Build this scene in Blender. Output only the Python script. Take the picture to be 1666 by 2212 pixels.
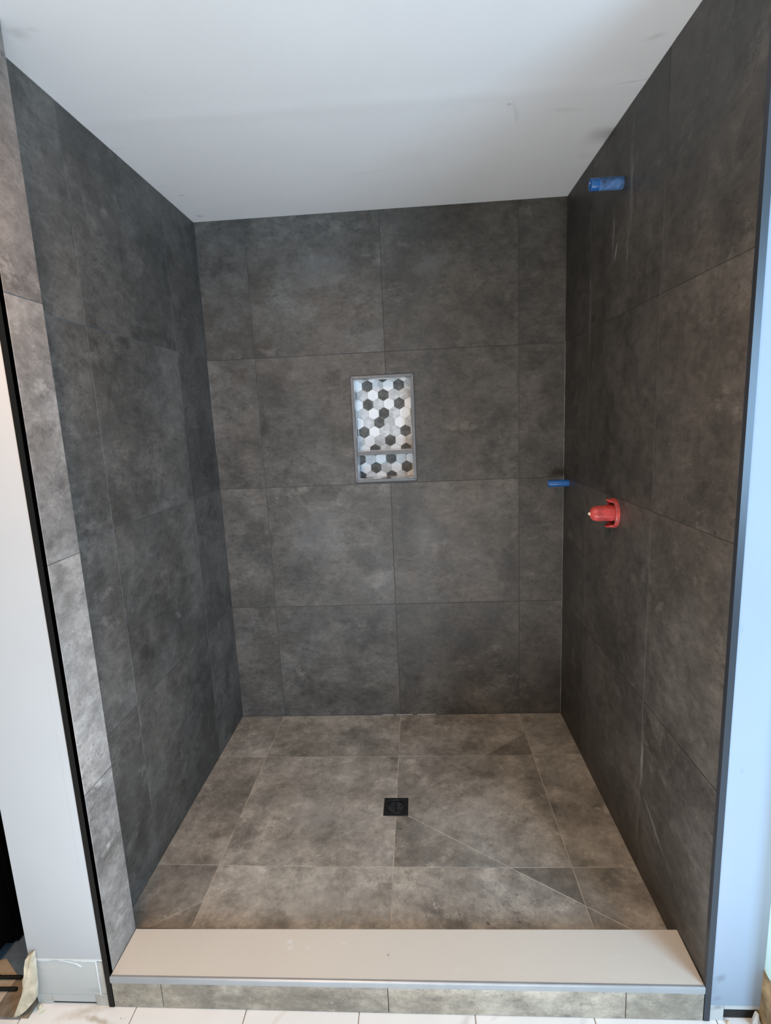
import bpy, math, random
from mathutils import Vector, Matrix

random.seed(7)
for o in list(bpy.data.objects):
    bpy.data.objects.remove(o)
scene = bpy.context.scene
COL = scene.collection

# ------------------------------------------------------------------ camera
cam_data = bpy.data.cameras.new('camera')
cam_data.sensor_fit = 'HORIZONTAL'
cam_data.sensor_width = 36.0
cam_data.lens = 1144.06 / 1666.0 * 36.0
cam_data.clip_start = 0.02
cam = bpy.data.objects.new('camera', cam_data)
COL.objects.link(cam)
_p, _y, _r = -0.1738, -0.0625, -0.0457
_f = Vector((math.sin(_y) * math.cos(_p), math.cos(_y) * math.cos(_p), math.sin(_p)))
_rt = Vector((math.cos(_y), -math.sin(_y), 0))
_up = _rt.cross(_f)
_r2 = _rt * math.cos(_r) + _up * math.sin(_r)
_u2 = _up * math.cos(_r) - _rt * math.sin(_r)
M4 = Matrix((_r2, _u2, -_f)).transposed().to_4x4()
M4.translation = Vector((0.9654, -2.5292, 1.5176))
cam.matrix_world = M4
scene.camera = cam

# ------------------------------------------------------------------ world, lamps, exposure
scene.view_settings.view_transform = 'Standard'
scene.view_settings.look = 'None'
scene.view_settings.gamma = 1.0
scene.view_settings.use_curve_mapping = False
scene.view_settings.exposure = 0.0
world = bpy.data.worlds.new('world')
scene.world = world
world.use_nodes = True
world.node_tree.nodes['Background'].inputs['Color'].default_value = (0.93, 1.0, 0.90, 1)
world.node_tree.nodes['Background'].inputs['Strength'].default_value = 0.52


def area(name, loc, target, w, h, power, colour):
    d = bpy.data.lights.new(name, 'AREA')
    d.shape = 'RECTANGLE'
    d.size, d.size_y = w, h
    d.energy = power
    d.color = colour
    o = bpy.data.objects.new(name, d)
    COL.objects.link(o)
    o.location = loc
    o.rotation_euler = (Vector(target) - Vector(loc)).to_track_quat('-Z', 'Y').to_euler()
    return o


# daylight through the bathroom window to the right, a warm ceiling lamp, an added upward fill in place of floor bounce
area('window_daylight', (3.0, -3.6, 1.45), (0.7, -0.8, 1.2), 1.1, 1.3, 109, (0.41, 0.69, 1.0))
area('ceiling_lamp', (0.35, -1.9, 2.38), (0.35, -1.9, 0.0), 0.35, 0.35, 23.7, (1.0, 0.557, 0.256))
area('floor_bounce_fill', (0.9, -2.0, 0.1), (0.9, -1.7, 2.0), 1.1, 0.8, 29.0, (0.87, 0.94, 1.03))  # added fill, stands in for light bounced up from the bright floor

# ------------------------------------------------------------------ measures (metres)
T = 0.61                      # large tile, 24 in
XR = 2.7144 * T               # right tiled wall
XP = 0.1339 * T               # tiled end of the left wing wall
YF = -1.3713                  # front plane of the wing walls
YP = -2.0221 * T              # back edge of the left wing wall
YB = -1.2177                  # back edge of the curb
ZC = 3.9817 * T               # ceiling
ZO = -0.046                   # bathroom floor
ZCURB = 0.0536
G = 0.0010                    # half a grout joint
XJ = [0.0, 0.3728 * T, 1.3728 * T, 2.3728 * T, XR]
ZJ = [0.0, 0.9886 * T, 1.9886 * T, 2.9886 * T, ZC]


# ------------------------------------------------------------------ material helpers
def new_mat(name):
    m = bpy.data.materials.new(name)
    m.use_nodes = True
    nt = m.node_tree
    return m, nt, nt.nodes['Principled BSDF']


def nd(nt, kind, **kw):
    n = nt.nodes.new(kind)
    for k, v in kw.items():
        if k == 'inp':
            for a, b in v.items():
                n.inputs[a].default_value = b
        else:
            setattr(n, k, v)
    return n


def noise(nt, vec, scale, detail=6, rough=0.6, dist=0.0):
    n = nd(nt, 'ShaderNodeTexNoise')
    n.inputs['Scale'].default_value = scale
    n.inputs['Detail'].default_value = detail
    n.inputs['Roughness'].default_value = rough
    n.inputs['Distortion'].default_value = dist
    nt.links.new(vec, n.inputs['Vector'])
    return n.outputs['Fac']


def maprange(nt, val, a, b, c=0.0, d=1.0, smooth=True):
    n = nd(nt, 'ShaderNodeMapRange')
    n.interpolation_type = 'SMOOTHSTEP' if smooth else 'LINEAR'
    nt.links.new(val, n.inputs['Value'])
    for k, v in zip(('From Min', 'From Max', 'To Min', 'To Max'), (a, b, c, d)):
        n.inputs[k].default_value = v
    return n.outputs['Result']


def math_(nt, op, a, b=None, clamp=False):
    n = nd(nt, 'ShaderNodeMath', operation=op, use_clamp=clamp)
    for i, v in enumerate((a, b)):
        if v is None:
            continue
        if isinstance(v, (int, float)):
            n.inputs[i].default_value = v
        else:
            nt.links.new(v, n.inputs[i])
    return n.outputs[0]


def mix(nt, fac, a, b, mode='MIX'):
    n = nd(nt, 'ShaderNodeMix', data_type='RGBA', blend_type=mode)
    for sock, v in ((n.inputs[0], fac), (n.inputs[6], a), (n.inputs[7], b)):
        if isinstance(v, (int, float)):
            sock.default_value = v
        elif isinstance(v, tuple):
            sock.default_value = v if len(v) == 4 else v + (1,)
        else:
            nt.links.new(v, sock)
    return n.outputs[2]


def bump(nt, height, bsdf, strength=0.2, dist=0.002):
    n = nd(nt, 'ShaderNodeBump')
    n.inputs['Strength'].default_value = strength
    n.inputs['Distance'].default_value = dist
    nt.links.new(height, n.inputs['Height'])
    nt.links.new(n.outputs['Normal'], bsdf.inputs['Normal'])


def spot(nt, pos, c, rot, rad, edge=0.0, wobble=None):
    """a mark of its own shape: 1 inside an ellipsoid round c, 0 outside"""
    m = nd(nt, 'ShaderNodeMapping', vector_type='TEXTURE')
    m.inputs['Location'].default_value = c
    m.inputs['Rotation'].default_value = rot
    m.inputs['Scale'].default_value = rad
    nt.links.new(pos, m.inputs['Vector'])
    l = nd(nt, 'ShaderNodeVectorMath', operation='LENGTH')
    nt.links.new(m.outputs[0], l.inputs[0])
    v = l.outputs['Value']
    if wobble is not None:
        v = math_(nt, 'ADD', v, wobble)
    return maprange(nt, v, edge, 1.0, 1.0, 0.0)


def plain(name, col, rough=0.5, metal=0.0, spec=0.5, var=0.0, scale=20):
    m, nt, b = new_mat(name)
    b.inputs['Roughness'].default_value = rough
    b.inputs['Metallic'].default_value = metal
    b.inputs['Specular IOR Level'].default_value = spec
    tc = nd(nt, 'ShaderNodeTexCoord')
    n = noise(nt, tc.outputs['Object'], scale, 5)
    f = maprange(nt, n, 0.3, 0.7)
    lo = tuple(c * (1 - var) for c in col)
    hi = tuple(min(1, c * (1 + var)) for c in col)
    nt.links.new(mix(nt, f, lo, hi), b.inputs['Base Color'])
    return m


def concrete_tile(name, smears=(), gain=(1, 1, 1)):
    """dark concrete-look porcelain: every tile draws its own patch of the pattern through its object colour"""
    m, nt, b = new_mat(name)
    tc = nd(nt, 'ShaderNodeTexCoord')
    oi = nd(nt, 'ShaderNodeObjectInfo')
    off = nd(nt, 'ShaderNodeVectorMath', operation='SCALE')
    nt.links.new(oi.outputs['Color'], off.inputs[0])
    off.inputs['Scale'].default_value = 40.0
    add = nd(nt, 'ShaderNodeVectorMath', operation='ADD')
    nt.links.new(tc.outputs['Object'], add.inputs[0])
    nt.links.new(off.outputs[0], add.inputs[1])
    v = add.outputs[0]
    big = noise(nt, v, 2.3, 5, 0.6, 0.2)
    cloud = noise(nt, v, 6.0, 10, 0.72, 0.15)
    st = nd(nt, 'ShaderNodeMapping')
    st.inputs['Scale'].default_value = (1.0, 1.0, 1.6)
    nt.links.new(v, st.inputs['Vector'])
    sv = st.outputs[0]
    fine = noise(nt, sv, 38, 7, 0.76, 0.3)
    grain = noise(nt, v, 170, 4, 0.7)
    f = math_(nt, 'ADD', math_(nt, 'MULTIPLY', maprange(nt, big, 0.34, 0.66), 0.40),
              math_(nt, 'MULTIPLY', maprange(nt, cloud, 0.34, 0.66), 0.36))
    f = math_(nt, 'ADD', f, math_(nt, 'MULTIPLY', maprange(nt, fine, 0.32, 0.68), 0.24))
    ramp = nd(nt, 'ShaderNodeValToRGB')
    e = ramp.color_ramp.elements
    e[0].position, e[0].color = 0.10, (0.070, 0.068, 0.065, 1)
    e[1].position, e[1].color = 0.90, (0.180, 0.175, 0.169, 1)
    mid = e.new(0.5)
    mid.color = (0.118, 0.1145, 0.110, 1)
    nt.links.new(f, ramp.inputs[0])
    col = ramp.outputs[0]
    # ragged darker stains and paler worn patches
    stain = maprange(nt, noise(nt, v, 3.6, 14, 0.74, 0.1), 0.52, 0.64)
    col = mix(nt, math_(nt, 'MULTIPLY', stain, 0.72), col, mix(nt, 1.0, col, (0.55, 0.545, 0.54), 'MULTIPLY'))
    worn = maprange(nt, noise(nt, sv, 5.5, 14, 0.76, 0.1), 0.55, 0.66)
    col = mix(nt, math_(nt, 'MULTIPLY', worn, 0.70), col, (0.205, 0.199, 0.192))
    col = mix(nt, maprange(nt, grain, 0.3, 0.7, 0.0, 0.35), col, mix(nt, 1.0, col, (0.70, 0.70, 0.70), 'MULTIPLY'))
    mott = noise(nt, sv, 15, 9, 0.76, 0.2)
    col = mix(nt, maprange(nt, mott, 0.48, 0.66, 0.0, 0.62), col, mix(nt, 1.0, col, (0.62, 0.62, 0.615), 'MULTIPLY'))
    col = mix(nt, maprange(nt, mott, 0.50, 0.36, 0.0, 0.50), col, mix(nt, 1.0, col, (1.42, 1.42, 1.42), 'MULTIPLY'))
    # pitted areas: short dark dashes and pale flecks gathered in patches
    rough_zone = maprange(nt, noise(nt, v, 3.8, 8, 0.68, 0.2), 0.46, 0.62)
    pit = noise(nt, sv, 58, 6, 0.78, 0.5)
    dash = math_(nt, 'MULTIPLY', maprange(nt, pit, 0.575, 0.635), math_(nt, 'ADD', math_(nt, 'MULTIPLY', rough_zone, 0.72), 0.10))
    col = mix(nt, dash, col, (0.036, 0.034, 0.032))
    pit2 = noise(nt, sv, 30, 7, 0.74, 0.7)
    dash2 = math_(nt, 'MULTIPLY', maprange(nt, pit2, 0.585, 0.635), math_(nt, 'ADD', math_(nt, 'MULTIPLY', rough_zone, 0.62), 0.05))
    col = mix(nt, dash2, col, (0.046, 0.044, 0.042))
    dot = maprange(nt, noise(nt, v, 26, 3, 0.6, 0.0), 0.735, 0.76)
    col = mix(nt, math_(nt, 'MULTIPLY', dot, 0.8), col, (0.030, 0.029, 0.028))
    fleck_n = noise(nt, sv, 74, 5, 0.74, 0.4)
    fleck = math_(nt, 'MULTIPLY', maprange(nt, fleck_n, 0.60, 0.68), math_(nt, 'MULTIPLY', rough_zone, 0.5))
    col = mix(nt, fleck, col, (0.245, 0.24, 0.23))
    # warm and cool drift
    hue = noise(nt, v, 3.3, 3, 0.5)
    col = mix(nt, math_(nt, 'MULTIPLY', maprange(nt, hue, 0.35, 0.65), 0.22), col, mix(nt, 1.0, col, (1.0, 0.86, 0.72), 'MULTIPLY'))
    # each tile a little lighter or darker
    k = math_(nt, 'ADD', math_(nt, 'MULTIPLY', oi.outputs['Alpha'], 0.8), 0.6)
    kk = nd(nt, 'ShaderNodeCombineColor')
    for i in range(3):
        nt.links.new(math_(nt, 'MULTIPLY', k, float(gain[i])), kk.inputs[i])
    col = mix(nt, 1.0, col, kk.outputs[0], 'MULTIPLY')
    geo = nd(nt, 'ShaderNodeNewGeometry')
    if smears:
        wob = math_(nt, 'MULTIPLY', math_(nt, 'SUBTRACT', noise(nt, geo.outputs['Position'], 16, 8, 0.7), 0.5), 2.2)
        strk = nd(nt, 'ShaderNodeMapping')
        strk.inputs['Scale'].default_value = (1, 30, 3)
        nt.links.new(geo.outputs['Position'], strk.inputs['Vector'])
        lines = maprange(nt, noise(nt, strk.outputs[0], 2.2, 4, 0.6), 0.35, 0.72)
        for c, r, rad, amount, streaky, colour in smears:
            s = spot(nt, geo.outputs['Position'], c, r, rad, 0.1, wob)
            s = math_(nt, 'MULTIPLY', s, amount)
            if streaky:
                s = math_(nt, 'MULTIPLY', s, lines)
            col = mix(nt, s, col, colour)
    nt.links.new(col, b.inputs['Base Color'])
    rgh = maprange(nt, cloud, 0.3, 0.7, 0.40, 0.56)
    nt.links.new(rgh, b.inputs['Roughness'])
    b.inputs['Specular IOR Level'].default_value = 0.45
    h = math_(nt, 'ADD', math_(nt, 'MULTIPLY', fine, 0.6), math_(nt, 'MULTIPLY', grain, 0.25))
    h = math_(nt, 'SUBTRACT', h, math_(nt, 'MULTIPLY', dash, 0.5))
    bump(nt, h, b, 0.25, 0.0015)
    return m


def marked_paint(name, col, marks, rough=0.55, spec=0.4):
    """painted drywall with scuffs; marks = (centre, rotation, radii, strength, colour)"""
    m, nt, b = new_mat(name)
    geo = nd(nt, 'ShaderNodeNewGeometry')
    p = geo.outputs['Position']
    n = noise(nt, p, 5, 6)
    c = mix(nt, maprange(nt, n, 0.3, 0.7), tuple(x * 0.975 for x in col), col)
    wob = math_(nt, 'MULTIPLY', math_(nt, 'SUBTRACT', noise(nt, p, 45, 5), 0.5), 1.5)
    for ctr, rot, rad, amt, colour in marks:
        s = math_(nt, 'MULTIPLY', spot(nt, p, ctr, rot, rad, 0.05, wob), amt)
        c = mix(nt, s, c, colour)
    nt.links.new(c, b.inputs['Base Color'])
    b.inputs['Roughness'].default_value = rough
    b.inputs['Specular IOR Level'].default_value = spec
    bump(nt, noise(nt, p, 240, 3), b, 0.06, 0.001)
    return m


PALE = (0.30, 0.285, 0.27)
MAT = {}
MAT['tile'] = concrete_tile('concrete_look_porcelain', gain=(0.86, 0.79, 0.72))
MAT['tile_floor'] = concrete_tile('lit_dusty_concrete_look_porcelain', gain=(2.62, 2.46, 2.18), smears=[  # dust and the light from above both worked into the gain
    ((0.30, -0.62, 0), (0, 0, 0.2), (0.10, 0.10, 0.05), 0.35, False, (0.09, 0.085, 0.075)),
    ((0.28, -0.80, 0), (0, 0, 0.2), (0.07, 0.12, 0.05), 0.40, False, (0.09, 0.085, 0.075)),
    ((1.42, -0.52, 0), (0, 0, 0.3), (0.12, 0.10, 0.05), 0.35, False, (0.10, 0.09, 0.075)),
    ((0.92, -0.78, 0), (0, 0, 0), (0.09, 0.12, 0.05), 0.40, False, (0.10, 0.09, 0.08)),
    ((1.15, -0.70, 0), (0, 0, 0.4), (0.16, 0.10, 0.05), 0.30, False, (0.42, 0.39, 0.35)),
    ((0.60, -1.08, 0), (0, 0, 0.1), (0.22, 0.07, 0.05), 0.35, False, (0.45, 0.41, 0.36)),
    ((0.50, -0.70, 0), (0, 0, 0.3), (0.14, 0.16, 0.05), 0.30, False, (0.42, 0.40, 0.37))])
MAT['tile_curb'] = concrete_tile('lit_curb_concrete_look_porcelain', gain=(2.95, 2.58, 2.12))  # same tile as the walls, gain raised for the light at the front
MAT['tile_post'] = concrete_tile('lit_post_concrete_look_porcelain', gain=(2.05, 1.93, 1.84))  # wall tile again, brightened for the stronger light near the opening
MAT['tile_right'] = concrete_tile('shaded_porcelain_with_grout_haze', [  # gain lowered for the shade on this wall; smears are grout
    ((XR, -0.706, 2.20), (0, 0, 0), (0.05, 0.022, 0.20), 0.75, True, PALE),
    ((XR, -0.690, 2.02), (0, 0, 0), (0.05, 0.012, 0.07), 0.85, True, PALE),
    ((XR, -0.560, 2.07), (0, 0, 0), (0.05, 0.025, 0.15), 0.60, True, PALE),
    ((XR, -0.590, 2.03), (0.45, 0, 0), (0.05, 0.012, 0.05), 0.7, False, PALE),
    ((XR, -0.950, 0.40), (0, 0, 0), (0.05, 0.010, 0.16), 0.55, False, PALE),
    ((XR, -1.040, 0.250), (0.55, 0, 0), (0.05, 0.10, 0.010), 0.35, False, PALE),
    ((XR, -0.34, 1.90), (0, 0, 0), (0.05, 0.012, 0.22), 0.5, True, PALE),
    ((XR, -0.86, 1.86), (0, 0, 0), (0.05, 0.014, 0.16), 0.4, True, PALE),
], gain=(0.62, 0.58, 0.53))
DARK, WORN = (0.030, 0.029, 0.028), (0.17, 0.165, 0.16)
MAT['tile_back'] = concrete_tile('stained_concrete_look_porcelain', [
    ((1.405, 0, 0.76), (0, 0, 0), (0.075, 0.05, 0.22), 0.55, False, DARK),
    ((0.98, 0, 2.35), (0, 0.4, 0), (0.20, 0.05, 0.11), 0.40, False, DARK),
    ((1.06, 0, 2.19), (0, 0, 0), (0.10, 0.05, 0.07), 0.35, False, WORN),
    ((0.29, 0, 1.66), (0, 0, 0), (0.10, 0.05, 0.16), 0.45, False, DARK),
    ((0.28, 0, 1.42), (0, 0, 0), (0.05, 0.05, 0.14), 0.35, False, DARK),
    ((0.47, 0, 0.98), (0, 0.3, 0), (0.17, 0.05, 0.20), 0.40, False, WORN),
    ((0.90, 0, 1.05), (0, 0, 0), (0.06, 0.05, 0.15), 0.45, False, DARK),
    ((1.00, 0, 0.95), (0, 0, 0), (0.09, 0.05, 0.12), 0.35, False, WORN),
    ((1.19, 0, 0.38), (0, 0.5, 0), (0.16, 0.05, 0.10), 0.35, False, DARK),
    ((0.09, 0, 1.13), (0, 0, 0), (0.10, 0.05, 0.09), 0.40, False, DARK),
    ((0.10, 0, 2.39), (0, 0, 0), (0.12, 0.05, 0.05), 0.40, False, DARK),
    ((0.55, 0, 2.20), (0, 0, 0), (0.20, 0.05, 0.12), 0.30, False, WORN),
    ((1.30, 0, 1.45), (0, -0.4, 0), (0.12, 0.05, 0.05), 0.35, False, DARK),
    ((0.47, 0, 0.14), (0, 0, 0), (0.22, 0.05, 0.08), 0.30, False, DARK),
], gain=(0.86, 0.79, 0.72))
MAT['grout_wall'] = plain('dark_wall_grout', (0.075, 0.073, 0.070), 0.9, var=0.25, scale=9)
MAT['grout_left'] = plain('grey_wall_grout', (0.15, 0.147, 0.142), 0.9, var=0.35, scale=6)
MAT['grout_floor'] = plain('beige_floor_grout', (0.56, 0.49, 0.41), 0.9, var=0.25, scale=10)
MAT['caulk'] = plain('pale_grout_bead', (0.20, 0.195, 0.185), 0.6, var=0.5, scale=14)
MAT['ceiling'] = marked_paint('ceiling_paint', (0.84, 0.805, 0.775), [
    ((0.086, -1.184, ZC), (0, 0, 0.4), (0.035, 0.03, 0.1), 0.25, (0.30, 0.29, 0.27)),
    ((0.125, -1.190, ZC), (0, 0, 0.4), (0.02, 0.012, 0.1), 0.15, (0.40, 0.39, 0.37)),
    ((1.599, -0.979, ZC), (0, 0, -0.3), (0.035, 0.016, 0.1), 0.25, (0.34, 0.31, 0.29)),
    ((1.31, -0.68, ZC), (0, 0, 1.30), (0.10, 0.012, 0.1), 0.22, (0.45, 0.42, 0.35)),
    ((1.28, -0.735, ZC), (0, 0, 0), (0.010, 0.012, 0.1), 0.36, (0.22, 0.2, 0.18)),
    ((0.83, -0.36, ZC), (0, 0, -0.22), (0.20, 0.006, 0.1), 0.19, (0.55, 0.47, 0.38)),
    ((0.96, -0.45, ZC), (0, 0, 0.2), (0.16, 0.09, 0.1), 0.06, (0.62, 0.52, 0.40)),
    ((1.62, -0.80, ZC), (0, 0, -0.15), (0.06, 0.006, 0.1), 0.27, (0.30, 0.28, 0.25)),
    ((1.46, -0.68, ZC), (0, 0, 0.1), (0.07, 0.02, 0.1), 0.17, (0.40, 0.35, 0.31)),
    ((0.072, -0.282, ZC), (0, 0, 0.2), (0.018, 0.006, 0.1), 0.42, (0.2, 0.2, 0.2)),
    ((0.058, -0.063, ZC), (0, 0, 0.2), (0.022, 0.010, 0.1), 0.48, (0.15, 0.15, 0.15)),
    ((0.02, -0.37, ZC), (0, 0, 0), (0.05, 0.005, 0.1), 0.21, (0.35, 0.34, 0.33)),
    ((0.02, -0.66, ZC), (0, 0, 0), (0.05, 0.005, 0.1), 0.18, (0.35, 0.34, 0.33)),
    ((0.26, -0.94, ZC), (0, 0, 1.2), (0.03, 0.006, 0.1), 0.12, (0.45, 0.44, 0.42)),
    ((1.62, -0.36, ZC), (0, 0, 0.5), (0.08, 0.03, 0.1), 0.11, (0.45, 0.40, 0.36)),
], rough=0.42, spec=0.5)
MAT['wall_paint'] = marked_paint('white_wall_paint', (0.44, 0.44, 0.44), [
    ((0.045, YF, 0.60), (0, 0.0, 0), (0.004, 0.1, 0.55), 0.16, (0.34, 0.28, 0.24)),
])
MAT['wall_paint_daylit'] = marked_paint('daylight_tinted_wall_paint', (0.285, 0.33, 0.395), [  # white paint given the blue of the window daylight
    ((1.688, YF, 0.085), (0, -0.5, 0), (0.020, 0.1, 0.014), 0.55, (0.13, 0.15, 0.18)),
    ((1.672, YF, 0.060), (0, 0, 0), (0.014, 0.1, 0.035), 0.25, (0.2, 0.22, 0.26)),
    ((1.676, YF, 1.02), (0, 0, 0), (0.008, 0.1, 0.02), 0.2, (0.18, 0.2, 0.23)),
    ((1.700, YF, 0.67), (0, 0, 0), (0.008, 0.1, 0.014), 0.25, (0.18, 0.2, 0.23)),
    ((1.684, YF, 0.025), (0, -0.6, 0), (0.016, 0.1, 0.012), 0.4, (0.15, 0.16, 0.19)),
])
MAT['bare_drywall'] = marked_paint('bare_drywall_paper', (0.53, 0.515, 0.485), [
    ((0.030, YF, 0.005), (0, 0, 0), (0.030, 0.1, 0.012), 0.5, (0.38, 0.38, 0.37)),
    ((-0.118, YF, 0.075), (0, 0.9, 0), (0.022, 0.1, 0.003), 0.5, (0.35, 0.36, 0.33)),
    ((1.685, YF, -0.005), (0, -0.3, 0), (0.020, 0.1, 0.011), 0.7, (0.24, 0.22, 0.22)),
    ((1.700, YF, 0.012), (0, -0.6, 0), (0.012, 0.1, 0.010), 0.5, (0.40, 0.38, 0.42)),
    ((-0.10, YF, -0.03), (0, 0, 0), (0.035, 0.1, 0.010), 0.5, (0.50, 0.44, 0.37)),
], rough=0.8)
MAT['tan_board'] = plain('tan_patch_board', (0.45, 0.41, 0.36), 0.85, var=0.12, scale=30)
MAT['black_trim'] = plain('shadowed_black_anodised_trim', (0.004, 0.004, 0.0042), 0.45, 0.0, 0.2)  # black trim darkened further for the shadow it stands in
MAT['daylit_trim'] = plain('daylit_black_metal_trim', (0.028, 0.032, 0.040), 0.36, 0.2, 0.5)  # same black trim, greyed blue to paint in the window's reflection
MAT['steel_trim'] = plain('satin_aluminium_trim', (0.37, 0.375, 0.38), 0.38, 0.35, var=0.06, scale=12)
MAT['niche_trim'] = plain('grey_niche_trim', (0.19, 0.185, 0.185), 0.38, 0.2, var=0.10, scale=20)
MAT['curb_slab'] = marked_paint('curb_slab_stone', (0.68, 0.615, 0.525), [
    ((0.555, -1.268, ZCURB), (0, 0, 0), (0.012, 0.008, 0.02), 0.55, (0.8, 0.8, 0.77)),
    ((0.562, -1.285, ZCURB), (0, 0, 0.5), (0.014, 0.009, 0.02), 0.5, (0.8, 0.8, 0.77)),
    ((0.610, -1.284, ZCURB), (0, 0, 0.5), (0.012, 0.006, 0.02), 0.3, (0.8, 0.8, 0.77)),
    ((0.710, -1.270, ZCURB), (0, 0, 0), (0.016, 0.006, 0.02), 0.35, (0.8, 0.8, 0.77)),
    ((1.035, -1.335, ZCURB), (0, 0, 0.3), (0.030, 0.006, 0.02), 0.25, (0.75, 0.7, 0.62)),
    ((0.840, -1.302, ZCURB), (0, 0, 0), (0.005, 0.005, 0.02), 0.7, (0.25, 0.24, 0.22)),
    ((1.45, -1.30, ZCURB), (0, 0, 0.3), (0.05, 0.005, 0.02), 0.2, (0.75, 0.72, 0.68)),
], rough=0.42)
MAT['white_floor'] = marked_paint('white_marble_look_tile', (0.82, 0.80, 0.765), [
    ((0.005, -1.386, ZO), (0, 0, 0.3), (0.10, 0.022, 0.03), 0.55, (0.46, 0.38, 0.28)),
    ((0.050, -1.405, ZO), (0, 0, -0.2), (0.06, 0.012, 0.03), 0.65, (0.36, 0.27, 0.17)),
    ((-0.115, -1.388, ZO), (0, 0, 0.8), (0.014, 0.007, 0.03), 0.7, (0.45, 0.62, 0.36)),
    ((0.116, -1.40, ZO), (0, 0, 0), (0.004, 0.003, 0.03), 0.8, (0.25, 0.2, 0.14)),
    ((0.126, -1.40, ZO), (0, 0, 0), (0.003, 0.002, 0.03), 0.8, (0.25, 0.2, 0.14)),
    ((0.545, -1.39, ZO), (0, 0, 0.9), (0.05, 0.010, 0.03), 0.3, (0.62, 0.52, 0.42)),
    ((1.045, -1.385, ZO), (0, 0, 0.9), (0.045, 0.014, 0.03), 0.45, (0.52, 0.47, 0.45)),
    ((1.345, -1.385, ZO), (0, 0, 0.9), (0.05, 0.012, 0.03), 0.35, (0.55, 0.52, 0.52)),
    ((1.12, -1.378, ZO), (0, 0, 0.5), (0.03, 0.008, 0.03), 0.3, (0.55, 0.5, 0.48)),
], rough=0.3)
MAT['brown_grout'] = plain('brown_floor_grout', (0.30, 0.24, 0.19), 0.9, var=0.2)
MAT['tan_floor'] = plain('lit_tan_floor_tile', (0.52, 0.42, 0.31), 0.5, var=0.12, scale=18)  # tan colour paints the lit patch of the side room floor
MAT['brown_floor'] = plain('shaded_dusty_brown_tile', (0.22, 0.165, 0.115), 0.7, var=0.35, scale=25)  # dirty tile, also darkened for the shade of the torn scrap
MAT['shade_floor'] = plain('shaded_floor_grey', (0.15, 0.215, 0.30), 0.5, var=0.2, scale=30)  # grey colour paints the floor lying in the cabinet's shade
MAT['black'] = plain('black_lacquer', (0.002, 0.002, 0.0022), 0.6, 0, 0.1)
MAT['void'] = plain('dark_stud_wood', (0.02, 0.017, 0.014), 0.9)
MAT['black_rod'] = plain('black_rubber_rod', (0.010, 0.009, 0.007), 0.6, 0, 0.2)
MAT['blue'] = plain('blue_plastic', (0.016, 0.115, 0.36), 0.35, var=0.2, scale=60)
MAT['blue_dusty'] = plain('blue_plastic_with_grout_dust', (0.075, 0.165, 0.36), 0.7, var=0.5, scale=45)
MAT['blue_dark'] = plain('blue_plastic_inside', (0.006, 0.02, 0.07), 0.5)
MAT['red'] = plain('dusty_red_plastic', (0.52, 0.070, 0.065), 0.38, var=0.32, scale=34)
MAT['cream_plastic'] = plain('cream_plastic', (0.75, 0.60, 0.42), 0.4)
MAT['drain_black'] = plain('black_drain_plastic', (0.010, 0.011, 0.013), 0.22, 0, 0.5, 0.4, 80)
MAT['drain_grey'] = plain('dusty_drain_plastic', (0.030, 0.032, 0.036), 0.5, 0, 0.35, 0.5, 70)
MAT['plaster'] = plain('broken_cream_plaster', (0.62, 0.53, 0.39), 0.9, var=0.22, scale=30)
MAT['white_chip'] = plain('white_chip', (0.68, 0.67, 0.65), 0.6)
MAT['aqua'] = plain('aqua_wall_paint', (0.58, 0.83, 0.84), 0.5, var=0.02)
MAT['brown_paper'] = plain('torn_brown_paper', (0.34, 0.24, 0.13), 0.85, var=0.45, scale=26)
MAT['hex_grout'] = plain('grey_mosaic_grout', (0.50, 0.49, 0.47), 0.8)


def marble(name, lo, hi, vein, amount, scale=32, rough=0.2):
    m, nt, b = new_mat(name)
    tc = nd(nt, 'ShaderNodeTexCoord')
    oi = nd(nt, 'ShaderNodeObjectInfo')
    off = nd(nt, 'ShaderNodeVectorMath', operation='SCALE')
    nt.links.new(oi.outputs['Color'], off.inputs[0])
    off.inputs['Scale'].default_value = 30.0
    add = nd(nt, 'ShaderNodeVectorMath', operation='ADD')
    nt.links.new(tc.outputs['Object'], add.inputs[0])
    nt.links.new(off.outputs[0], add.inputs[1])
    v = add.outputs[0]
    c = mix(nt, maprange(nt, noise(nt, v, scale, 6, 0.6, 0.6), 0.35, 0.65), lo, hi)
    w = maprange(nt, noise(nt, v, scale * 1.6, 8, 0.7, 1.2), 0.58, 0.72)
    c = mix(nt, math_(nt, 'MULTIPLY', w, amount), c, vein)
    nt.links.new(c, b.inputs['Base Color'])
    b.inputs['Roughness'].default_value = rough
    return m


MAT['white_chip'].node_tree.nodes['Principled BSDF'].inputs['Roughness'].default_value = 0.7
MAT['hexW'] = marble('white_hexagon', (0.90, 0.905, 0.91), (0.93, 0.935, 0.94), (0.8, 0.8, 0.82), 0.2)
MAT['hexG'] = marble('pale_grey_marble_hexagon', (0.50, 0.505, 0.51), (0.72, 0.725, 0.73), (0.33, 0.34, 0.35), 0.5)
MAT['hexD'] = marble('dark_marble_hexagon', (0.075, 0.072, 0.070), (0.155, 0.15, 0.145), (0.40, 0.39, 0.38), 0.6, 44)


# ------------------------------------------------------------------ geometry helpers
def mesh_obj(name, verts, faces, mat, parent=None, origin=None):
    if origin is None:
        o_ = Vector((0, 0, 0))
    else:
        o_ = Vector(origin)
    me = bpy.data.meshes.new(name)
    me.from_pydata([tuple(Vector(v) - o_) for v in verts], [], faces)
    me.materials.append(mat)
    me.validate()
    me.update()
    ob = bpy.data.objects.new(name, me)
    COL.objects.link(ob)
    ob.location = o_
    if parent is not None:
        ob.parent = parent
        ob.location = o_ - parent.location
    return ob


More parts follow.
